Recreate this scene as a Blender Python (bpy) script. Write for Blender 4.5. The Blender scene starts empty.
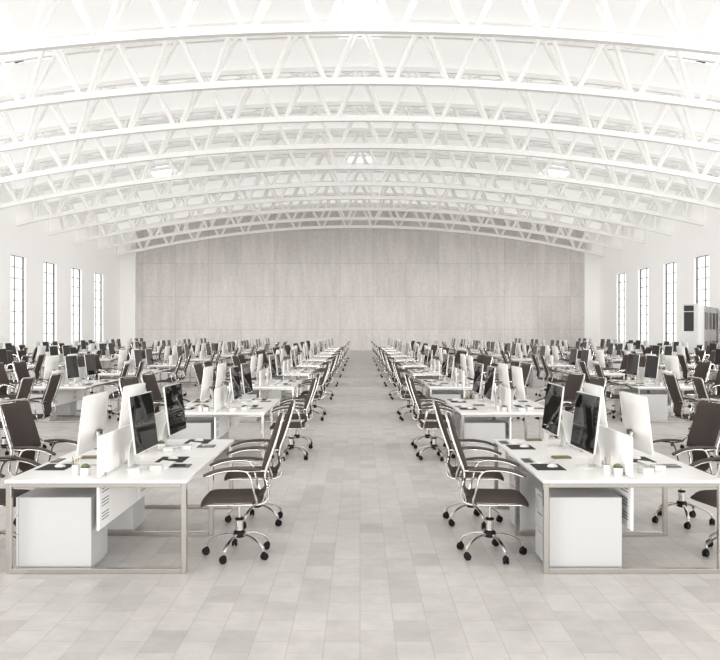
import bpy, bmesh, math, random
from mathutils import Vector, Matrix
random.seed(7)
PI = math.pi
COL = bpy.context.scene.collection
F = 780.0

# ------------------------------------------------------------------ materials
def principled(name, col, rough=0.5, metal=0.0, spec=0.5, coat=0.0):
    m = bpy.data.materials.new(name); m.use_nodes = True
    b = m.node_tree.nodes['Principled BSDF']
    b.inputs['Base Color'].default_value = (*col, 1)
    b.inputs['Roughness'].default_value = rough
    b.inputs['Metallic'].default_value = metal
    b.inputs['Specular IOR Level'].default_value = spec
    b.inputs['Coat Weight'].default_value = coat
    return m

def mottled(name, c1, c2, scale, rough, metal=0.0, bump=0.0, detail=4, stretch=(1, 1, 1)):
    m = principled(name, c1, rough, metal)
    nt = m.node_tree; b = nt.nodes['Principled BSDF']
    tc = nt.nodes.new('ShaderNodeTexCoord'); mp = nt.nodes.new('ShaderNodeMapping')
    mp.inputs['Scale'].default_value = stretch
    no = nt.nodes.new('ShaderNodeTexNoise'); no.inputs['Scale'].default_value = scale; no.inputs['Detail'].default_value = detail
    cr = nt.nodes.new('ShaderNodeMix'); cr.data_type = 'RGBA'
    cr.inputs[6].default_value = (*c1, 1); cr.inputs[7].default_value = (*c2, 1)
    nt.links.new(tc.outputs['Object'], mp.inputs[0]); nt.links.new(mp.outputs[0], no.inputs['Vector'])
    nt.links.new(no.outputs[0], cr.inputs[0]); nt.links.new(cr.outputs[2], b.inputs['Base Color'])
    if bump:
        bp = nt.nodes.new('ShaderNodeBump'); bp.inputs['Strength'].default_value = bump; bp.inputs['Distance'].default_value = 0.01
        nt.links.new(no.outputs[0], bp.inputs['Height']); nt.links.new(bp.outputs[0], b.inputs['Normal'])
    return m

M = {}
M['white'] = mottled('white_paint', (.935, .93, .92), (.95, .945, .935), 1.5, .6)
M['truss'] = principled('truss_paint', (.89, .885, .87), .5)
def roof_mat():
    m = mottled('roof_added_translucency', (.93, .928, .918), (.95, .948, .94), .8, .7)
    nt = m.node_tree; L = nt.links.new
    b = nt.nodes['Principled BSDF']; mixn = [n for n in nt.nodes if n.type == 'MIX'][0]
    t = nt.nodes.new('ShaderNodeBsdfTranslucent'); L(mixn.outputs[2], t.inputs[0])
    mx = nt.nodes.new('ShaderNodeMixShader'); mx.inputs[0].default_value = .25  # translucency added so the sky lights the hall evenly through the roof
    L(b.outputs[0], mx.inputs[1]); L(t.outputs[0], mx.inputs[2]); L(mx.outputs[0], nt.nodes['Material Output'].inputs[0])
    return m
M['roof'] = roof_mat()
M['desk'] = principled('desk_laminate', (.78, .772, .757), .28)
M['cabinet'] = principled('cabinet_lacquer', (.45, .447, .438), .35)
M['plastic'] = principled('white_plastic', (.66, .65, .63), .22, 0, .5, .3)
M['panel'] = principled('screen_panel', (.86, .855, .84), .35)
M['steel'] = principled('brushed_steel', (.57, .545, .515), .2, 1.0)
M['chrome'] = principled('chrome', (.66, .64, .615), .16, 1.0)
M['leather'] = mottled('seat_fabric', (.050, .040, .036), (.070, .057, .051), 60, .8, bump=.15)
M['leather'].node_tree.nodes['Principled BSDF'].inputs['Specular IOR Level'].default_value = .1
M['armpad'] = principled('arm_pad', (.065, .053, .047), .55, 0, .3)
M['black'] = principled('black_plastic', (.006, .0055, .0055), .5, 0, .18)
M['glass'] = principled('screen_glass', (.004, .004, .004), .02, 0, .25)
M['mat'] = principled('mouse_mat', (.03, .027, .025), .7, 0, .2)
M['phone'] = principled('phone_body', (.05, .046, .044), .25)
M['slot'] = principled('dark_slot', (.10, .095, .09), .7)
M['olive'] = principled('olive_cover', (.16, .135, .06), .5)
M['leaf'] = mottled('leaf_green', (.11, .13, .06), (.22, .24, .13), 80, .5)
M['soil'] = principled('soil', (.06, .045, .035), .9)
M['wood'] = principled('pencil_wood', (.66, .55, .42), .5)
M['paper'] = principled('paper', (.84, .83, .81), .7)
M['bars'] = principled('window_bars', (.025, .025, .025), .6)
M['booth'] = principled('booth_grey', (.27, .25, .235), .5)
M['dark'] = principled('dark_panel', (.02, .018, .017), .3, 0, .2)

def glass_mat():
    m = bpy.data.materials.new('clear_glass'); m.use_nodes = True
    nt = m.node_tree; nt.nodes.remove(nt.nodes['Principled BSDF'])
    out = nt.nodes['Material Output']
    tr = nt.nodes.new('ShaderNodeBsdfTransparent'); gl = nt.nodes.new('ShaderNodeBsdfGlossy')
    gl.inputs['Roughness'].default_value = .02; mx = nt.nodes.new('ShaderNodeMixShader'); mx.inputs[0].default_value = .05
    nt.links.new(tr.outputs[0], mx.inputs[1]); nt.links.new(gl.outputs[0], mx.inputs[2]); nt.links.new(mx.outputs[0], out.inputs[0])
    return m
M['pane'] = glass_mat()

def concrete_wall():
    m = principled('board_concrete', (.5, .5, .5), .75)
    nt = m.node_tree; b = nt.nodes['Principled BSDF']; L = nt.links.new
    tc = nt.nodes.new('ShaderNodeTexCoord')
    sx = nt.nodes.new('ShaderNodeSeparateXYZ'); L(tc.outputs['Object'], sx.inputs[0])
    cx = nt.nodes.new('ShaderNodeCombineXYZ'); L(sx.outputs[0], cx.inputs[0]); L(sx.outputs[2], cx.inputs[1])
    def noise(scale, sc, detail=5, rough=.6):
        mp = nt.nodes.new('ShaderNodeMapping'); mp.inputs['Scale'].default_value = sc; L(cx.outputs[0], mp.inputs[0])
        n = nt.nodes.new('ShaderNodeTexNoise'); n.inputs['Scale'].default_value = scale; n.inputs['Detail'].default_value = detail
        n.inputs['Roughness'].default_value = rough; L(mp.outputs[0], n.inputs['Vector']); return n.outputs[0]
    br = nt.nodes.new('ShaderNodeTexBrick'); br.offset = 0; br.squash = 1
    br.inputs['Color1'].default_value = (.62, .59, .572, 1); br.inputs['Color2'].default_value = (.68, .65, .63, 1)
    br.inputs['Mortar'].default_value = (.53, .503, .485, 1); br.inputs['Scale'].default_value = 1
    br.inputs['Mortar Size'].default_value = .05; br.inputs['Mortar Smooth'].default_value = .9
    br.inputs['Brick Width'].default_value = 3.24; br.inputs['Row Height'].default_value = 3.24
    mp = nt.nodes.new('ShaderNodeMapping'); mp.inputs['Location'].default_value = (-1.27 + 3.24*20, -2.07 + 3.24*20, 0); L(cx.outputs[0], mp.inputs[0]); L(mp.outputs[0], br.inputs['Vector'])
    mr = nt.nodes.new('ShaderNodeMapRange'); L(noise(1.0, (1.6, .25, 1)), mr.inputs[0]); mr.inputs[3].default_value = .76; mr.inputs[4].default_value = 1.2
    mr2 = nt.nodes.new('ShaderNodeMapRange'); L(noise(3.0, (1.3, 1, 1), 8, .7), mr2.inputs[0]); mr2.inputs[3].default_value = .76; mr2.inputs[4].default_value = 1.22
    mu = nt.nodes.new('ShaderNodeMath'); mu.operation = 'MULTIPLY'; L(mr.outputs[0], mu.inputs[0]); L(mr2.outputs[0], mu.inputs[1])
    vm = nt.nodes.new('ShaderNodeVectorMath'); vm.operation = 'SCALE'; L(br.outputs[0], vm.inputs[0]); L(mu.outputs[0], vm.inputs[3])
    L(vm.outputs[0], b.inputs['Base Color'])
    return m
M['concrete'] = concrete_wall()

def floor_mat():
    m = principled('stone_tiles', (.5, .5, .5), .35)
    nt = m.node_tree; b = nt.nodes['Principled BSDF']; L = nt.links.new
    tc = nt.nodes.new('ShaderNodeTexCoord')
    sx = nt.nodes.new('ShaderNodeSeparateXYZ'); L(tc.outputs['Object'], sx.inputs[0])
    cx = nt.nodes.new('ShaderNodeCombineXYZ'); L(sx.outputs[1], cx.inputs[0]); L(sx.outputs[0], cx.inputs[1])
    br = nt.nodes.new('ShaderNodeTexBrick'); br.offset = .5; br.squash = 1
    br.inputs['Color1'].default_value = (.335, .314, .297, 1); br.inputs['Color2'].default_value = (.50, .477, .456, 1)
    br.inputs['Mortar'].default_value = (.385, .363, .342, 1); br.inputs['Scale'].default_value = 1; br.inputs['Bias'].default_value = .5
    br.inputs['Mortar Size'].default_value = .004; br.inputs['Mortar Smooth'].default_value = .3
    br.inputs['Brick Width'].default_value = .36; br.inputs['Row Height'].default_value = .23
    L(cx.outputs[0], br.inputs['Vector'])
    def noise(scale, detail, rough, lo, hi):
        n = nt.nodes.new('ShaderNodeTexNoise'); n.inputs['Scale'].default_value = scale; n.inputs['Detail'].default_value = detail
        n.inputs['Roughness'].default_value = rough; L(tc.outputs['Object'], n.inputs['Vector'])
        r = nt.nodes.new('ShaderNodeMapRange'); L(n.outputs[0], r.inputs[0]); r.inputs[3].default_value = lo; r.inputs[4].default_value = hi
        return r.outputs[0]
    mu = nt.nodes.new('ShaderNodeMath'); mu.operation = 'MULTIPLY'; L(noise(.9, 4, .6, .80, 1.2), mu.inputs[0]); L(noise(5, 8, .72, .72, 1.28), mu.inputs[1])
    vm = nt.nodes.new('ShaderNodeVectorMath'); vm.operation = 'SCALE'; L(br.outputs[0], vm.inputs[0]); L(mu.outputs[0], vm.inputs[3])
    L(vm.outputs[0], b.inputs['Base Color'])
    L(noise(3, 5, .6, .28, .5), b.inputs['Roughness'])
    return m
M['floor'] = floor_mat()

# ------------------------------------------------------------------ mesh builder
class MB:
    def __init__(s): s.bm = bmesh.new()
    def _take(s, tmp, mat=None):
        if mat is not None: bmesh.ops.transform(tmp, matrix=mat, verts=tmp.verts)
        me = bpy.data.meshes.new('t'); tmp.to_mesh(me); tmp.free(); s.bm.from_mesh(me); bpy.data.meshes.remove(me); return s
    def box(s, x0, x1, y0, y1, z0, z1, bev=0, seg=2, mat=None):
        t = bmesh.new(); bmesh.ops.create_cube(t, size=1)
        bmesh.ops.transform(t, matrix=Matrix.Translation(((x0+x1)/2, (y0+y1)/2, (z0+z1)/2)) @ Matrix.Diagonal((abs(x1-x0), abs(y1-y0), abs(z1-z0), 1)), verts=t.verts)
        if bev: bmesh.ops.bevel(t, geom=t.edges[:], offset=bev, segments=seg, profile=.5, affect='EDGES')
        return s._take(t, mat)
    def cyl(s, x, y, z0, z1, r, n=16, r2=None):
        t = bmesh.new(); bmesh.ops.create_cone(t, cap_ends=True, segments=n, radius1=r, radius2=r if r2 is None else r2, depth=z1-z0)
        return s._take(t, Matrix.Translation((x, y, (z0+z1)/2)))
    def lathe(s, prof, x=0, y=0, n=16):
        t = bmesh.new(); rings = []
        for r, z in prof:
            rings.append([t.verts.new((x+r*math.cos(2*PI*k/n), y+r*math.sin(2*PI*k/n), z)) for k in range(n)])
        for a, b in zip(rings, rings[1:]):
            for k in range(n): t.faces.new((a[k], a[(k+1) % n], b[(k+1) % n], b[k]))
        t.faces.new(rings[0][::-1]); t.faces.new(rings[-1])
        return s._take(t)
    def tube(s, pts, r, n=8, ry=None, up=None, closed=False):
        """round (or flattened, ry) tube through pts"""
        pts = [Vector(p) for p in pts]; t = bmesh.new(); rings = []
        N = len(pts)
        for i, p in enumerate(pts):
            a = pts[i-1] if (i or closed) else pts[0]; b = pts[(i+1) % N] if (i < N-1 or closed) else pts[-1]
            d = (b-a).normalized(); u = Vector(up) if up else Vector((0, 0, 1))
            if abs(d.dot(u)) > .98: u = Vector((1, 0, 0)) if abs(d.x) < .9 else Vector((0, 1, 0))
            sd = d.cross(u).normalized(); uu = sd.cross(d).normalized()
            q = ry or r
            rings.append([t.verts.new(p + sd*r*math.cos(2*PI*(k+.5)/n) + uu*q*math.sin(2*PI*(k+.5)/n)) for k in range(n)])
        pr = list(zip(rings, rings[1:])) + ([(rings[-1], rings[0])] if closed else [])
        for a, b in pr:
            for k in range(n): t.faces.new((a[k], a[(k+1) % n], b[(k+1) % n], b[k]))
        if not closed: t.faces.new(rings[0][::-1]); t.faces.new(rings[-1])
        return s._take(t)
    def prism(s, poly, axis, a, b, bev=0):
        """polygon in the plane normal to axis, extruded from a to b"""
        t = bmesh.new()
        def P(u, v, w): return {'x': (w, u, v), 'y': (u, w, v), 'z': (u, v, w)}[axis]
        A = [t.verts.new(P(u, v, a)) for u, v in poly]; B = [t.verts.new(P(u, v, b)) for u, v in poly]
        n = len(poly)
        for k in range(n): t.faces.new((A[k], A[(k+1) % n], B[(k+1) % n], B[k]))
        t.faces.new(A[::-1]); t.faces.new(B)
        bmesh.ops.recalc_face_normals(t, faces=t.faces)
        if bev: bmesh.ops.bevel(t, geom=t.edges[:], offset=bev, segments=2, profile=.5, affect='EDGES')
        return s._take(t)
    def sphere(s, c, r, sc=(1, 1, 1), n=12):
        t = bmesh.new(); bmesh.ops.create_uvsphere(t, u_segments=n, v_segments=max(6, n//2+2), radius=r)
        return s._take(t, Matrix.Translation(c) @ Matrix.Diagonal((*sc, 1)))
    def add(s, other, mat=None):
        t = other.bm.copy(); return s._take(t, mat)
    def mesh(s, name, mats, angle=35):
        bmesh.ops.recalc_face_normals(s.bm, faces=s.bm.faces)
        me = bpy.data.meshes.new(name); s.bm.to_mesh(me)
        for m in (mats if isinstance(mats, list) else [mats]): me.materials.append(m)
        for p in me.polygons: p.use_smooth = True
        me.set_sharp_from_angle(angle=math.radians(angle))
        return me

def tag(o, label=None, cat=None, group=None, kind=None):
    if label: o['label'] = label
    if cat: o['category'] = cat
    if group: o['group'] = group
    if kind: o['kind'] = kind
    return o
def link(o, parent=None):
    COL.objects.link(o); o.parent = parent; return o
def obj(name, mb, mat, parent=None, angle=35):
    me = mb if isinstance(mb, bpy.types.Mesh) else mb.mesh(name, mat, angle)
    return link(bpy.data.objects.new(name, me), parent)

class Proto:
    """a kind of thing: parts = [(name, MB, material, location, rotz, [sub-parts])]"""
    def __init__(s, name, parts, swivel=()):
        s.name = name; s.parts = []; s.swivel = swivel
        big = MB(); mats = []; s.one = None
        cache = {}
        def prep(p):
            n, mb, mat, loc, rz, subs = p
            k = id(mb)
            if k not in cache: cache[k] = mb.mesh(n, mat)
            return (n, cache[k], loc, rz, [prep(q) for q in subs])
        for p in parts: s.parts.append(prep(p))
        t = bmesh.new()
        def flat(p, mtx):
            n, mb, mat, loc, rz, subs = p
            mm = mtx @ Matrix.Translation(loc) @ Matrix.Rotation(rz, 4, 'Z')
            if mat not in mats: mats.append(mat)
            idx = mats.index(mat)
            c = mb.bm.copy()
            for f in c.faces: f.material_index = idx
            bmesh.ops.transform(c, matrix=mm, verts=c.verts)
            me = bpy.data.meshes.new('t'); c.to_mesh(me); c.free(); t.from_mesh(me); bpy.data.meshes.remove(me)
            for q in subs: flat(q, mm)
        for p in parts: flat(p, Matrix())
        me = bpy.data.meshes.new(name)
        t.to_mesh(me); t.free()
        for m in mats: me.materials.append(m)
        for p in me.polygons: p.use_smooth = True
        me.set_sharp_from_angle(angle=math.radians(35))
        s.one = me
    def place(s, loc, rz, label, cat, group, full=True, swivel=0):
        if full and len(s.parts) > 1 or (full and s.parts[0][4]):
            r = link(bpy.data.objects.new(s.name, None)); r.empty_display_size = .1
            def mk(p, par, sw):
                n, me, loc_, rz_, subs = p
                o = link(bpy.data.objects.new(n, me), par)
                l = Vector(loc_); 
                if n in s.swivel: l = Matrix.Rotation(sw, 3, 'Z') @ l; rz_ = rz_ + sw
                o.location = l; o.rotation_euler.z = rz_
                for q in subs: mk(q, o, 0)
            for p in s.parts: mk(p, r, swivel)
        else:
            r = link(bpy.data.objects.new(s.name, s.one))
        r.location = loc; r.rotation_euler.z = rz
        return tag(r, label, cat, group)

# ------------------------------------------------------------------ chair (faces +X, stands on z=0)
def smooth_path(pts, n=5):
    """Catmull-Rom"""
    P = [Vector(p) for p in pts]; P = [P[0]*2-P[1]] + P + [P[-1]*2-P[-2]]; out = []
    for i in range(1, len(P)-2):
        for k in range(n):
            t = k/n; a, b, c, d = P[i-1], P[i], P[i+1], P[i+2]
            out.append(.5*((2*b)+(c-a)*t+(2*a-5*b+4*c-d)*t*t+(3*b-a-3*c+d)*t**3))
    out.append(P[-2]); return out

def make_chair():
    seat = MB()
    t = bmesh.new()
    nx, ny = 12, 10; x0, x1, w = -.215, .330, .235
    def edge(v):  # pad thickness falloff near the rim
        return max(0, 1-abs(v)**6)
    top, bot = {}, {}
    for i in range(nx+1):
        for j in range(ny+1):
            u = -1+2*i/nx; v = -1+2*j/ny
            uu = u*(1-.06*abs(v)**4); vv = v*(1-.06*abs(u)**4)
            x = (x0+x1)/2 + uu*(x1-x0)/2; y = vv*w
            e = min(edge(u), edge(v))
            dz = -.035*max(0, u-.55)**2/.2
            top[i, j] = t.verts.new((x, y, .525+.032*e**.5 + dz))
            bot[i, j] = t.verts.new((x, y, .512-.012*e**.5 + dz))
    for i in range(nx):
        for j in range(ny):
            t.faces.new((top[i, j], top[i+1, j], top[i+1, j+1], top[i, j+1]))
            t.faces.new((bot[i, j], bot[i, j+1], bot[i+1, j+1], bot[i+1, j]))
    for i in range(nx):
        for j in (0, ny):
            q = [top[i, j], top[i+1, j], bot[i+1, j], bot[i, j]]; t.faces.new(q if j else q[::-1])
    for j in range(ny):
        for i in (0, nx):
            q = [top[i, j], top[i, j+1], bot[i, j+1], bot[i, j]]; t.faces.new(q[::-1] if i else q)
    seat._take(t)
    seat_frame = MB().box(-.19, .26, -.225, -.205, .487, .502, .003, 1).box(-.19, .26, .205, .225, .487, .502, .003, 1)
    seat_frame.box(-.19, -.17, -.22, .22, .487, .502, .003, 1).box(.24, .26, -.22, .22, .487, .5, .003, 1)
    seat_frame.box(-.10, .10, -.07, .07, .455, .498, .008)
    # backrest : slightly S-bent pad between the tubes
    prof = [(-.212, .755), (-.235, .84), (-.272, .95), (-.312, 1.06), (-.344, 1.16), (-.370, 1.245)]
    prof = [(v.x, v.z) for v in smooth_path([(a, 0, b) for a, b in prof], 3)]
    back = MB(); t = bmesh.new(); ny = 10; F_, B_ = [], []
    np_ = len(prof)
    for i, (x, z) in enumerate(prof):
        a = prof[max(0, i-1)]; b = prof[min(np_-1, i+1)]
        d = Vector((b[0]-a[0], 0, b[1]-a[1])).normalized(); nrm = Vector((d.z, 0, -d.x))
        u = -1+2*i/(np_-1); ww = .213*(1-.05*abs(u)**8)
        fr, bk = [], []
        for j in range(ny+1):
            v = -1+2*j/ny; e = min(edge(u), edge(v))**.5
            dish = -.018*(1-v*v)
            p = Vector((x, v*ww, z))
            fr.append(t.verts.new(p + nrm*(.010+.022*e+dish))); bk.append(t.verts.new(p + nrm*(-.008-.008*e+dish)))
        F_.append(fr); B_.append(bk)
    for i in range(np_-1):
        for j in range(ny):
            t.faces.new((F_[i][j], F_[i][j+1], F_[i+1][j+1], F_[i+1][j])); t.faces.new((B_[i][j], B_[i+1][j], B_[i+1][j+1], B_[i][j+1]))
        for j in (0, ny): t.faces.new((F_[i][j], F_[i+1][j], B_[i+1][j], B_[i][j]))
    for i in (0, np_-1):
        for j in range(ny): t.faces.new((F_[i][j], F_[i][j+1], B_[i][j+1], B_[i][j]))
    bmesh.ops.recalc_face_normals(t, faces=t.faces)
    back._take(t)
    lum = MB(); lp = [(v.x, v.z) for v in smooth_path([(a, 0, b) for a, b in ((-.150, .535), (-.215, .565), (-.238, .63), (-.228, .71), (-.232, .79))], 4)]
    lum.prism([(x-.008, z) for x, z in lp] + [(x+.012, z+.004) for x, z in lp[::-1]], 'y', -.13, .13, .003)
    # chrome back frame : tube from under the seat round behind and up both sides, across the top
    side = [(.05, .225, .492), (-.12, .225, .492), (-.215, .226, .505), (-.262, .228, .55), (-.262, .230, .63), (-.236, .230, .76), (-.282, .230, .90),
            (-.330, .230, 1.04), (-.366, .230, 1.16), (-.388, .226, 1.24), (-.394, .20, 1.262)]
    path = smooth_path(side, 4)
    path2 = [Vector((p.x, -p.y, p.z)) for p in path]
    bf = MB().tube(list(path) + path2[::-1], .0115, 8, up=(0, 0, 1))
    for z, x in ((.80, -.247), (.52, -.235)): bf.tube([(x, -.22, z), (x, .22, z)], .008, 6)
    def arm(sg):
        y = sg*.268
        f = MB().tube(smooth_path([(-.13, sg*.228, .495), (-.165, sg*.262, .515), (-.135, y, .64), (-.105, y, .745), (-.06, y, .792), (.04, y, .800), (.16, y, .786), (.262, y, .752)], 4), .010, 8)
        f.tube([(-.07, y, .79), (-.18, y, .792), (-.238, sg*.232, .79)], .009, 6)
        pts = smooth_path([(-.20, y, .806), (-.10, y, .818), (.02, y, .822), (.14, y, .808), (.22, y, .788), (.288, y, .758)], 4)
        p = MB().tube(pts, .026, 10, ry=.013)
        return f, p
    af, ap = arm(1); bf2, bp2 = arm(-1)
    lift = MB().cyl(0, 0, .20, .315, .034, 20).cyl(0, 0, .30, .46, .015, 14)
    collar = MB().lathe([(.037, .312), (.039, .316), (.039, .328), (.030, .333)], n=20)
    hub = MB().lathe([(.03, .155), (.052, .165), (.055, .20), (.048, .215), (.036, .222)], n=20)
    star = MB()
    for k in range(5):
        a = 2*PI*k/5; c, s_ = math.cos(a), math.sin(a)
        pts = smooth_path([(r*c, r*s_, z) for r, z in ((.03, .19), (.12, .183), (.21, .155), (.275, .115), (.29, .092))], 3)
        star.tube(pts, .017, 8, ry=.011)
        star.cyl(.29*c, .29*s_, .078, .104, .014, 10)
    cst = MB()
    for sg in (-1, 1):
        t = bmesh.new(); bmesh.ops.create_cone(t, cap_ends=True, segments=18, radius1=.031, radius2=.031, depth=.019)
        bmesh.ops.bevel(t, geom=[e for e in t.edges if abs(e.verts[0].co.z-e.verts[1].co.z) < 1e-5], offset=.004, segments=2, affect='EDGES')
        cst._take(t, Matrix.Translation((.012, sg*.014, .031)) @ Matrix.Rotation(PI/2, 4, 'X'))
    cst.sphere((.006, 0, .046), .028, (1, .75, .95), 12).cyl(0, 0, .05, .082, .008, 8)
    parts = [('seat', seat, M['leather'], (0, 0, 0), 0, []), ('seat_frame', seat_frame, M['chrome'], (0, 0, 0), 0, []),
             ('backrest', back, M['leather'], (0, 0, 0), 0, []), ('lumbar_support', lum, M['leather'], (0, 0, 0), 0, []), ('back_frame', bf, M['chrome'], (0, 0, 0), 0, []),
             ('armrest', af, M['chrome'], (0, 0, 0), 0, [('arm_pad', ap, M['armpad'], (0, 0, 0), 0, [])]),
             ('armrest', bf2, M['chrome'], (0, 0, 0), 0, [('arm_pad', bp2, M['armpad'], (0, 0, 0), 0, [])]),
             ('gas_lift', lift, M['chrome'], (0, 0, 0), 0, [('collar', collar, M['black'], (0, 0, 0), 0, [])]),
             ('star_base', star, M['chrome'], (0, 0, 0), 0, [('hub', hub, M['black'], (0, 0, 0), 0, [])])]
    for k in range(5):
        a = 2*PI*k/5
        parts.append(('caster', cst, M['black'], (.29*math.cos(a), .29*math.sin(a), 0), a+(.6, -.9, 1.4, 2.6, -.3)[k], []))
    return Proto('office_chair', parts, ('star_base', 'caster'))

# ------------------------------------------------------------------ monitor (screen faces +X), stands on z=0
def make_monitor():
    W, H, z0 = .315, .515, .155
    case = MB(); t = bmesh.new(); n = 14
    fr, bk = {}, {}
    for i in range(n+1):
        for j in range(n+1):
            u = -1+2*i/n; v = -1+2*j/n
            uu = u*(1-.02*abs(v)**10); vv = v*(1-.02*abs(u)**10)
            e = max(0, (1-abs(u)**3))*max(0, (1-abs(v)**3))
            y = uu*W; z = z0+H/2+vv*H/2
            fr[i, j] = t.verts.new((0, y, z)); bk[i, j] = t.verts.new((-.016-.045*e, y*.995, z))
    for i in range(n):
        for j in range(n):
            t.faces.new((fr[i, j], fr[i+1, j], fr[i+1, j+1], fr[i, j+1])); t.faces.new((bk[i, j], bk[i, j+1], bk[i+1, j+1], bk[i+1, j]))
        for j in (0, n):
            t.faces.new((fr[i, j], fr[i+1, j], bk[i+1, j], bk[i, j])); t.faces.new((fr[j, i], fr[j, i+1], bk[j, i+1], bk[j, i]))
    bmesh.ops.recalc_face_normals(t, faces=t.faces)
    tilt = Matrix.Translation((0, 0, z0)) @ Matrix.Rotation(math.radians(-7), 4, 'Y') @ Matrix.Translation((0, 0, -z0))
    case._take(t, tilt)
    scr = MB().box(-.003, .0025, -W+.008, W-.008, z0+.012, z0+H-.008, .002, 1, tilt)
    logo = MB()
    stand = MB()
    pts = [(-.095, .33), (-.135, .20), (-.150, .08), (-.145, .018)]
    prof = [(v.x, v.z) for v in smooth_path([(a, 0, b) for a, b in pts], 4)]
    poly = [(x-.006, z) for x, z in prof] + [(x+.006, z) for x, z in prof[::-1]]
    stand.prism(poly, 'y', -.085, .085, .002)
    stand.box(-.155, .022, -.10, .10, 0, .010, .003)
    hinge = MB().box(-.115, -.062, -.035, .035, .30, .345, .006)
    hinge2 = MB().box(-.118, -.108, -.022, .022, .345, .352, .002)
    return Proto('desktop_monitor', [
        ('casing', case, M['plastic'], (0, 0, 0), 0, []), ('screen', scr, M['glass'], (0, 0, 0), 0, []),
        ('stand', stand, M['plastic'], (0, 0, 0), 0, [('hinge', hinge, M['slot'], (0, 0, 0), 0, [])])])

# ------------------------------------------------------------------ bench desk for four (local x 0..1.49, y 0..2.4)
DW, DL = 1.49, 2.40
def make_desk():
    parts = []
    top = MB().box(-.006, DW+.006, .0, 1.197,   .748, .774, .003, 1)
    top.box(DW/2-.12, DW/2+.12, .10, .11, .7605, .7625)
    tp = [('tabletop', MB().box(-.006, DW+.006, -.006, 1.198,   .748, .774, .003, 1), M['desk'], (0, 0, 0), 0, []),
          ('tabletop', MB().box(-.006, DW+.006, 1.202, DL+.006,   .748, .774, .003, 1), M['desk'], (0, 0, 0), 0, [])]
    parts += tp
    b = .045
    fr = MB().box(0, b, 0, b, 0, .748, .004, 1).box(DW-b, DW, 0, b, 0, .748, .004, 1)
    fr.box(b-.001, DW-b+.001, 0.001, b-.001, .001, b-.004, .003, 1).box(b-.001, DW-b+.001, .001, b-.001, .712, .747, .003, 1)
    for y in (0, DL/2-b/2, DL-b): parts.append(('leg_frame', fr, M['steel'], (0, y, 0), 0, []))
    for s_, (ya, yb) in enumerate(((b+.002, 1.176), (1.224, DL-b-.002))):
        pn = MB().box(DW/2-.010, DW/2+.010, ya, yb, .345, .744, .002, 1)
        sl = MB()
        for g in range(3):
            for k in range(3):
                z = .700-g*.115-k*.026
                for sg in (-1, 1): sl.box(DW/2+sg*.0095, DW/2+sg*.0115, ya+.07, ya+.25, z-.0035, z+.0035)
        parts.append(('modesty_panel', pn, M['panel'], (0, 0, 0), 0, [('vent_slots', sl, M['slot'], (0, 0, 0), 0, [])]))
    rail = MB().box(.05, .085, b+.002, DL-b-.002, .712, .745).box(DW-.085, DW-.05, b+.002, DL-b-.002, .712, .745)
    parts.append(('rail', rail, M['steel'], (0, 0, 0), 0, []))
    return Proto('bench_desk', parts)

def make_pedestal():   # drawers on -X side; local x 0..0.63, y 0..0.42
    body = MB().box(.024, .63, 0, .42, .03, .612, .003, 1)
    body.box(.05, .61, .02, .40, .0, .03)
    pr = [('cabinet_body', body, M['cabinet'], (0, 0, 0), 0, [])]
    zs = [(.035, .30), (.304, .455), (.459, .612)]
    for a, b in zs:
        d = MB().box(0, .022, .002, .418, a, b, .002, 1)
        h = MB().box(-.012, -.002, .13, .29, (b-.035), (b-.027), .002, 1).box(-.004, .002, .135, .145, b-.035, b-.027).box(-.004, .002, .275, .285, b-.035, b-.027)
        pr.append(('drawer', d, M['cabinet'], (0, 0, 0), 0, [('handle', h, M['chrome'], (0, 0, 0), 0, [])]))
    return Proto('drawer_pedestal', pr)

def make_screen():     # desk divider, local y 0..0.9
    p = MB().box(-.009, .009, 0, .90, .012, .348, .003, 1)
    c = MB().box(-.018, .018, .12, .17, 0, .03, .002, 1)
    return Proto('desk_divider', [('divider_panel', p, M['panel'], (0, 0, 0), 0, []), ('clamp', c, M['steel'], (0, 0, 0), 0, []), ('clamp', c, M['steel'], (0, .61, 0), 0, [])])

def make_keyboard():   # long axis y, length .34, depth .13
    base = MB().prism([(-.065, 0), (.065, 0), (.065, .014), (-.065, .007)], 'y', -.17, .17, .002)
    keys = MB()
    for r in range(5):
        x = -.054+r*.024
        for c in range(13):
            y = -.158+c*.0243
            if r == 0 and 3 <= c <= 8:
                if c == 3: keys.box(x, x+.019, y, y+.0243*6-.005, .0075, .012)
                continue
            z = .009+.0011*r*2.3
            keys.box(x, x+.019, y, y+.0193, z-.002, z+.0025)
    return Proto('keyboard', [('keyboard_base', base, M['plastic'], (0, 0, 0), 0, []), ('keys', keys, M['paper'], (0, 0, 0), 0, [])])

def make_mouse():
    b = MB().sphere((0, 0, .004), .05, (1, .58, .52), 14)
    bmesh.ops.bisect_plane(b.bm, geom=b.bm.verts[:]+b.bm.edges[:]+b.bm.faces[:], plane_co=(0, 0, 0), plane_no=(0, 0, -1), clear_outer=True)
    w = MB().box(.018, .030, -.003, .003, .022, .027, .001, 1)
    return Proto('computer_mouse', [('mouse_shell', b, M['plastic'], (0, 0, 0), 0, []), ('scroll_wheel', w, M['slot'], (0, 0, 0), 0, [])])

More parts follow.
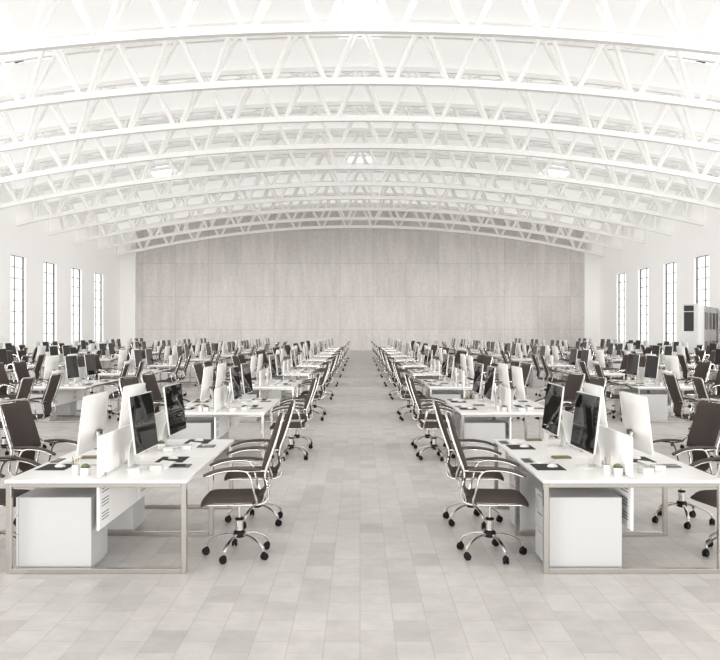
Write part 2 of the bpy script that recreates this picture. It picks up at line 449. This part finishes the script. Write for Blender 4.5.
def make_mat(): return Proto('mouse_mat', [('mouse_mat', MB().box(-.13, .13, -.16, .16, 0, .004, .0015, 1), M['mat'], (0, 0, 0), 0, [])])
def make_phone():
    return Proto('mobile_phone', [('phone_case', MB().box(-.04, .04, -.10, .10, 0, .009, .003, 2), M['phone'], (0, 0, 0), 0, []), ('phone_screen', MB().box(-.035, .035, -.09, .09, .0085, .0097), M['glass'], (0, 0, 0), 0, [])])
def make_tablet():
    return Proto('tablet', [('tablet_case', MB().box(-.09, .09, -.075, .075, 0, .009, .003, 2), M['phone'], (0, 0, 0), 0, []), ('tablet_screen', MB().box(-.08, .08, -.066, .066, .0085, .0097), M['glass'], (0, 0, 0), 0, [])])
def make_box():
    return Proto('white_box', [('box_body', MB().box(-.05, .05, -.055, .055, 0, .030, .005, 2), M['plastic'], (0, 0, 0), 0, []), ('box_lid', MB().box(-.051, .051, -.056, .056, .0305, .042, .005, 2), M['plastic'], (0, 0, 0), 0, [])])
def make_tray():
    b = MB().box(-.09, .09, -.045, .045, 0, .014, .004, 2)
    p = MB().box(-.082, .082, -.038, .044, .0145, .019, .001, 1)
    return Proto('notebook', [('cover', b, M['olive'], (0, 0, 0), 0, []), ('pages', p, M['olive'], (0, 0, 0), 0, [])])
def make_cup():
    c = MB().lathe([(.028, 0), (.030, .003), (.032, .084), (.033, .088), (.029, .088), (.027, .012)], n=18)
    parts = [('cup', c, M['plastic'], (0, 0, 0), 0, [])]
    for k, (dx, dy, tx, ty, m) in enumerate(((.0, .0, .02, .01, 'wood'), (-.01, .008, -.012, .015, 'wood'), (.012, -.006, .045, -.02, 'wood'), (-.008, -.012, -.03, -.01, 'slot'))):
        parts.append(('pencil', MB().tube([(dx, dy, .014), (tx*.8, ty*.8, .145), (tx*.85, ty*.85, .158)], .0032, 6), M[m], (0, 0, 0), 0, []))
    return Proto('pencil_cup', parts)
def make_plant():
    pot = MB().box(-.036, .036, -.036, .036, 0, .066, .006, 2)
    soil = MB().box(-.033, .033, -.033, .033, .062, .068)
    rnd = random.Random(3); lf = MB()
    for ring, (n, r, h) in enumerate(((9, .036, .074), (7, .026, .084), (5, .013, .09))):
        for k in range(n):
            a = 2*PI*k/n+ring*.4; c, s_ = math.cos(a), math.sin(a)
            lf.tube([(r*.2*c, r*.2*s_, .066), (r*.7*c, r*.7*s_, h-.004), (r*c, r*s_, h+rnd.uniform(0, .008))], .009, 6, ry=.005)
            lf.sphere((r*.85*c, r*.85*s_, h), .0105, (1, 1, .6), 6)
    return Proto('succulent_plant', [('pot', pot, M['plastic'], (0, 0, 0), 0, []), ('soil', soil, M['soil'], (0, 0, 0), 0, []), ('leaves', lf, M['leaf'], (0, 0, 0), 0, [])])

CH, MO, DE, PE, SC = make_chair(), make_monitor(), make_desk(), make_pedestal(), make_screen()
KB, MS, MT, PH, TB, BX, TR, CU, PL = make_keyboard(), make_mouse(), make_mat(), make_phone(), make_tablet(), make_box(), make_tray(), make_cup(), make_plant()

ORD = ['first', 'second', 'third', 'fourth', 'fifth', 'sixth', 'seventh', 'eighth', 'ninth', 'tenth']
def where(sx, c, r):
    side = 'left' if sx < 0 else 'right'
    col = 'aisle column' if c == 0 else ORD[c] + ' column'
    return f"{ORD[r]}-row desk, {side} {col}"
Y0, DY, DX = 6.43, 5.225, 4.505
NCOL = [1, 2, 2, 3, 3, 4, 4, 4, 4, 4]
TOPZ = .774
rnd = random.Random(11)
for r in range(10):
    y0 = Y0 + DY*r
    for c in range(NCOL[r]):
        for sx in (-1, 1):
            x0 = (-1.432-DW - DX*c) if sx < 0 else (1.515 + DX*c)
            w = where(sx, c, r); full = r < 6; tiny = r < 4
            G = f"{'left' if sx < 0 else 'right'} half of the hall"
            d = DE.place((x0, y0, 0), 0, f"white four-seat bench desk on steel frames, {w.replace(' desk', '')}", 'desk', 'bench desks in rows', full)
            for m in range(2):
                v = y0 + 1.2*m; nf = ('near', 'far')[m]
                PE.place((x0+.045, v+.09, 0), 0, f"white drawer pedestal under the {nf} left seat, {w}", 'drawer cabinet', 'drawer pedestals under the desks', full)
                SC.place((x0+DW/2, v+.05+.10*m, TOPZ), 0, f"white upright divider on the {nf} half, {w}", 'desk divider', 'dividers on the desks', full)
                for side in (-1, 1):          # -1: user sits at the left edge facing +X
                    sd = 'left' if side < 0 else 'right'; st = f"{nf} {sd} seat"
                    aisle = (c == 0 and side == -sx)
                    yaw = 5 if aisle else (rnd.uniform(10, 20) if side == sx else rnd.uniform(-4, 5))
                    if r == 0 and not aisle: yaw = 13 if m else 11
                    ay = math.radians(abs(yaw)); off = max(.352, .312*math.cos(ay)+.29*math.sin(ay)); cx = x0-off if side < 0 else x0+DW+off
                    rz = math.radians(-yaw if side < 0 else 180+yaw)
                    cy = v + .56 + (.0 if m == 0 else -.02)
                    if not aisle: cy += rnd.uniform(-.03, .03)
                    sw = math.radians(yaw if side < 0 else -yaw) * (1.0 if aisle else .4)
                    CH.place((cx, cy, 0), rz, f"dark chrome-framed office chair, {st}, {w}", 'chair', 'office chairs around the desks', full, sw)
                    mx = x0+DW/2 + side*.265
                    rzm = (PI if side < 0 else 0) + math.radians(sx*2.5 + rnd.uniform(-2, 2))
                    MO.place((mx, v+.60, TOPZ), rzm, f"white-backed black-screen monitor, {st}, {w}", 'monitor', 'monitors on the desks', full)
                    ex = x0 if side < 0 else x0+DW
                    s = -side                 # inward direction
                    MT.place((ex+s*.18 if side < 0 else ex+s*.36, v+(.61 if side < 0 else 1.02), TOPZ), 0, f"dark grey mouse mat, {st}, {w}", 'mouse mat', 'mouse mats on the desks', full)
                    matz = TOPZ+.0045
                    if r < 7:
                        kx = ex+.185 if side < 0 else ex-.35
                        KB.place((kx, v+(.955 if side < 0 else .70), TOPZ), 0 if side < 0 else PI, f"white slim keyboard, {st}, {w}", 'keyboard', 'keyboards on the desks', r < 3)
                    if r < 5:
                        MS.place((ex+(.22 if side < 0 else -.36), v+(.60 if side < 0 else 1.05), matz), (0 if side < 0 else PI), f"white computer mouse on its mat, {st}, {w}", 'mouse', 'computer mice on the mats', r < 2)
                        (PH if side < 0 else TB).place((ex+(.065 if side < 0 else -.20), v+(.95 if side < 0 else .66), TOPZ), 0, f"dark {'phone' if side < 0 else 'tablet'} lying flat, {st}, {w}", 'phone' if side < 0 else 'tablet', 'phones on the desks' if side < 0 else 'tablets on the desks', r < 2)
                    if side > 0 and r < 5:
                        for bx, by, rr, q in ((.96, .34, .2, 'inner'), (1.12, .47, .1, 'outer')):
                            BX.place((x0+bx, v+by, TOPZ), rr, f"small white box, {q} of two, {st}, {w}", 'box', 'small white boxes on the desks', r < 2)
                    if side < 0 and r < 6:
                        TR.place((x0+(.30 if sx < 0 else .43), v+1.13-.02, TOPZ), .1, f"olive-brown notebook lying flat, {st}, {w}", 'notebook', 'olive notebooks on the desks', r < 3)
                if r < 8:
                    if m == 0:
                        CU.place((x0+(.495 if sx < 0 else .595), v+.23, TOPZ), .3, f"white pencil cup beside the divider, near end, {w}", 'pencil cup', 'pencil cups on the desks', r < 4)
                        PL.place((x0+(.580 if sx < 0 else .683), v+.225, TOPZ), 0, f"small green succulent in white pot, near end, {w}", 'plant', 'potted succulents on the desks', r < 4)
                    else:
                        CU.place((x0+(.50 if sx < 0 else .575), v+1.11, TOPZ), 1.2, f"white pencil cup at the far left end, {w}", 'pencil cup', 'pencil cups on the desks', r < 4)
                        PL.place((x0+.865, v+.435, TOPZ), .3, f"small green succulent in white pot, mid-desk, {w}", 'plant', 'potted succulents on the desks', r < 4)

# ------------------------------------------------------------------ the hall
W, BAY, YB = 23.5, 5.5, 76.8
def arc(x, apex): return apex - 2.75*(x/W)**2
def struct(name, mb, mat, parent=None, angle=35):
    o = obj(name, mb, mat, parent, angle)
    if parent is None: o['kind'] = 'structure'
    return o
struct('floor', MB().box(-W-.5, W+.5, -5, YB+.4, -.3, 0), M['floor'])
struct('wall_back', MB().prism([(-W-.4, 0), (W+.4, 0)] + [(x, arc(x, 14.5)) for x in [W+.4-k*(2*W+.8)/24 for k in range(25)]], 'y', YB, YB+.4), M['concrete'], angle=20)
# back corner piers
for sx, nm in ((-1, 'trim_1'), (1, 'trim_2')):
    a, b = sorted((sx*22.05, sx*(W-.002)))
    struct(nm, MB().box(a, b, YB-.35, YB-.003, 0, arc(22.1, 14.34)-.3), M['white'])
# side walls with tall openings
N0 = 8
for sx, nm in ((-1, 'wall_left'), (1, 'wall_right')):
    mb = MB(); yprev = 43.0
    xa, xb = sorted((sx*W, sx*(W+.45)))
    for n in range(N0, 13):
        ya, yb = (n+.54)*BAY, (n+.98)*BAY
        mb.box(xa, xb, yprev, ya, 0, 11.75)
        mb.box(xa, xb, ya, yb, 0, .9); mb.box(xa, xb, ya, yb, 7.12, 11.75)
        yprev = yb
    mb.box(xa, xb, yprev, YB, 0, 11.75)
    struct(nm, mb, M['white'])
    for n in range(N0, 13):
        ya, yb = (n+.54)*BAY, (n+.98)*BAY
        fx = sx*(W+.21)
        fr = MB(); t_ = .035
        def bar(y0_, y1_, z0_, z1_): fr.box(fx-.03, fx+.03, y0_, y1_, z0_, z1_)
        bar(ya+.002, ya+t_, .902, 7.118); bar(yb-.06, yb-.002, .902, 7.118); ym = (n+.725)*BAY; bar(ym-.022, ym+.022, .902, 7.118)
        z = 7.118-t_; k = 0
        bar(ya, yb, z, 7.118)
        while z > 1.2:
            z -= .765; bar(ya+.002, yb-.002, max(z, .9), max(z, .9)+.04)
        i = (n-N0)*2 + (1 if sx < 0 else 2)
        wn = struct(f'window_{i}', fr, M['bars'])
        gl = MB().box(fx+sx*.032, fx+sx*.040, ya+.002, yb-.002, .902, 7.118)
        obj('pane', gl, M['pane'], wn)
# roof with skylight openings
SKY_Y = [(28.9, 33.0), (53.5, 57.4)]
SKY_X = [(-15.0, -13.1), (-.9, .9), (13.1, 15.0)]
def roof():
    xs = sorted(set([-W-.45, W+.45] + [v for p in SKY_X for v in p] + [-W+k*W/12 for k in range(25)]))
    ys = sorted(set([-5.0, YB+.4] + [v for p in SKY_Y for v in p]))
    t = bmesh.new()
    cells = {}
    for i in range(len(xs)-1):
        for j in range(len(ys)-1):
            cxm, cym = (xs[i]+xs[i+1])/2, (ys[j]+ys[j+1])/2
            hole = any(a < cxm < b for a, b in SKY_X) and any(a < cym < b for a, b in SKY_Y)
            if not hole: cells[i, j] = 1
    V = {}
    def vt(i, j, k):
        if (i, j, k) not in V: V[i, j, k] = t.verts.new((xs[i], ys[j], arc(xs[i], 14.34)+.22*k))
        return V[i, j, k]
    for (i, j) in cells:
        t.faces.new((vt(i, j, 0), vt(i, j+1, 0), vt(i+1, j+1, 0), vt(i+1, j, 0)))
    bmesh.ops.recalc_face_normals(t, faces=t.faces)
    m = MB(); m._take(t); return m
struct('ceiling', roof(), M['roof'])
PLACE = {-1: 'left', 0: 'middle', 1: 'right'}
for b_, (ya, yb) in enumerate(SKY_Y):
    for q, (xa, xb) in enumerate(SKY_X):
        e = link(bpy.data.objects.new('skylight', None)); e.location = ((xa+xb)/2, (ya+yb)/2, arc((xa+xb)/2, 14.34))
        slope = math.atan2(arc(xb, 14.34)-arc(xa, 14.34), xb-xa); e.rotation_euler.y = -slope
        hw, hl = (xb-xa)/2, (yb-ya)/2
        obj('skylight_pane', MB().box(-hw+.02, hw-.02, -hl+.02, hl-.02, .14, .16), M['pane'], e)
        fr = MB()
        for x in (-hw+.01, hw-.06): fr.box(x, x+.05, -hl+.01, hl-.01, .05, .13)
        for y in (-hl+.01, hl-.06): fr.box(-hw+.062, hw-.062, y, y+.05, .05, .13)
        obj('skylight_frame', fr, M['truss'], e)
        tag(e, f"bright rectangular skylight in the {'front' if b_ == 0 else 'rear'} roof bay, {['left', 'centre', 'right'][q]}", 'skylight', 'skylights in the vaulted roof')
for sx, nm in ((-1, 'left'), (1, 'right')):
    e = link(bpy.data.objects.new('roof_lamp', None)); e.location = (sx*14.25, 32.6, arc(14.25, 14.34)-.02)
    k = Matrix.Rotation(sx*math.radians(13), 4, 'Y')
    obj('lamp_housing', MB().box(-.22, .22, -.1, .1, -.09, -.03, .02, 2, k), M['black'], e)
    obj('lamp_bracket', MB().tube([(-sx*.36, 0, -.02), (-sx*.28, 0, -.07), (-sx*.2, 0, -.06)], .025, 8).cyl(0, 0, -.03, .06, .03, 10), M['truss'], e)
    tag(e, f"small black lamp fixture at the front {nm} skylight", 'lamp', 'black lamps by the skylights')

# trusses
def rect_sweep(xs, fz, y, hy, hz):
    m = MB(); t = bmesh.new(); rings = []
    for x in xs:
        z = fz(x); rings.append([t.verts.new((x, y+a*hy, z+b*hz)) for a, b in ((-1, -1), (1, -1), (1, 1), (-1, 1))])
    for a, b in zip(rings, rings[1:]):
        for k in range(4): t.faces.new((a[k], a[(k+1) % 4], b[(k+1) % 4], b[k]))
    t.faces.new(rings[0][::-1]); t.faces.new(rings[-1])
    m._take(t); return m
PW = 2.46
XS = [-W+.02+k*(2*W-.04)/40 for k in range(41)]
proto_truss = []
def bot(x): return arc(x, 12.0)
def topc(x): return arc(x, 14.12)
proto_truss.append(('bottom_chord', rect_sweep(XS, bot, 0, .13, .13).mesh('bottom_chord', M['truss'])))
for yy in (-.6, .6): proto_truss.append(('top_chord', rect_sweep(XS, topc, yy, .09, .10).mesh('top_chord', M['truss'])))
for i in range(-9, 9):
    xb = (i+.5)*PW
    for yy in (-.6, .6):
        for sg in (-1, 1):
            xt = xb+sg*PW/2
            if abs(xt) > 22.3: continue
            p0 = (xb+sg*.17, yy*.12, bot(xb)+.05); p1 = (xt-sg*.13, yy*.95, topc(xt)-.04)
            proto_truss.append(('web_strut', MB().tube([p0, p1], .092, 8).mesh('web_strut', M['truss'])))
for sg in (-1, 1):
    x = sg*22.25
    for yy in (-.6, .6): proto_truss.append(('end_post', MB().tube([(x, yy*.12, bot(x)+.05), (x, yy, topc(x))], .08, 8).mesh('end_post', M['truss'])))
    xa, xb = sorted((sg*22.33, sg*(W-.02)))
    poly = [(xa, bot(xa)), (xb, bot(xb)), (xb, topc(xb)), (xa, topc(xa))]
    proto_truss.append(('end_plate', MB().prism(poly, 'y', -.04, .04).mesh('end_plate', M['white'])))
lac = MB(); i = 0
for i in range(-9, 9):
    xa, xb = i*PW, (i+1)*PW; xm = (xa+xb)/2
    lac.tube([(xa, -.6, topc(xa)), (xm, .6, topc(xm))], .028, 6).tube([(xm, .6, topc(xm)), (xb, -.6, topc(xb))], .028, 6)
    lac.tube([(xa, .6, topc(xa)), (xm, -.6, topc(xm))], .028, 6).tube([(xm, -.6, topc(xm)), (xb, .6, topc(xb))], .028, 6)
proto_truss.append(('top_lacing', lac.mesh('top_lacing', M['truss'])))
names = ['nearest the back wall', 'second from the back wall', 'third from the back wall', 'fourth from the back wall', 'fifth from the back wall',
         'sixth from the back wall', 'seventh from the back wall', 'third from the front', 'second from the front', 'frontmost, across the picture top']
for k in range(10):
    y = (13.7-k)*BAY
    e = link(bpy.data.objects.new('roof_truss', None)); e.location = (0, y, 0)
    for n, me in proto_truss: link(bpy.data.objects.new(n, me), e)
    tag(e, f"white arched lattice roof truss, {names[k]}", 'roof truss', 'arched trusses under the roof')

# grey office booth by the right wall
e = link(bpy.data.objects.new('office_booth', None)); e.location = (18.45, 42.6, 0); e.rotation_euler.z = math.radians(-31)
# local +Y runs away to the right, local -X is the narrow end's direction
HB = 3.42
body = MB().box(-.75, -.02, 2.30, 9.3, 0, HB, .02, 2)
obj('booth_end_wall', MB().box(-.76, .03, -.02, 2.29, 0, HB+.03, .012, 2), M['cabinet'], e)
obj('booth_body', body, M['booth'], e)
for a, b in ((3.05, 3.36), (1.95, 3.0)):
    obj('dark_panel', MB().box(-.70, -.20, -.045, -.022, a, b, .004, 1), M['dark'], e)
for a, b in ((3.0, 5.9), (6.6, 9.0)):
    for z0_, z1_ in ((2.05, 3.05), (.35, 1.35)):
        o = obj('booth_window', MB().box(-.022, .006, a, b, z0_, z1_, .004, 1), M['dark'], e)
        obj('mullion', MB().box(.006, .02, (a+b)/2-.07, (a+b)/2+.07, z0_, z1_), M['cabinet'], o)
tag(e, 'tall grey booth with dark windows beside the right wall', 'booth')

# ------------------------------------------------------------------ light
wd = bpy.data.worlds.new('sky'); bpy.context.scene.world = wd; wd.use_nodes = True
bg = wd.node_tree.nodes['Background']; bg.inputs[0].default_value = (1.0, .994, .982, 1); bg.inputs[1].default_value = 1.5

for az, en, el, an in ((-56, 1.55, 2, 24), (56, 1.55, 2, 24), (0, .72, 4, 12)):  # added fill suns: outer pair lifts the side walls, middle one the rear
    sun = bpy.data.lights.new('fill_sun', 'SUN'); sun.energy = en; sun.angle = math.radians(an); sun.color = (1, .994, .982)
    so = bpy.data.objects.new('fill_sun', sun); COL.objects.link(so); so.rotation_euler = (math.radians(90-el), 0, math.radians(az))
cam = bpy.data.cameras.new('camera'); co = bpy.data.objects.new('camera', cam); COL.objects.link(co)
co.location = (0, 0, 2.012); co.rotation_euler = (PI/2, 0, 0)
cam.sensor_fit = 'HORIZONTAL'; cam.sensor_width = 36; cam.lens = 36*F/720; cam.clip_end = 300; cam.clip_start = .05
sc = bpy.context.scene; sc.camera = co
sc.view_settings.view_transform = 'Standard'; sc.view_settings.look = 'None'; sc.view_settings.gamma = 1
sc.view_settings.exposure = 0.29
sc.cycles.max_bounces = 10; sc.cycles.diffuse_bounces = 7; sc.cycles.transparent_max_bounces = 12
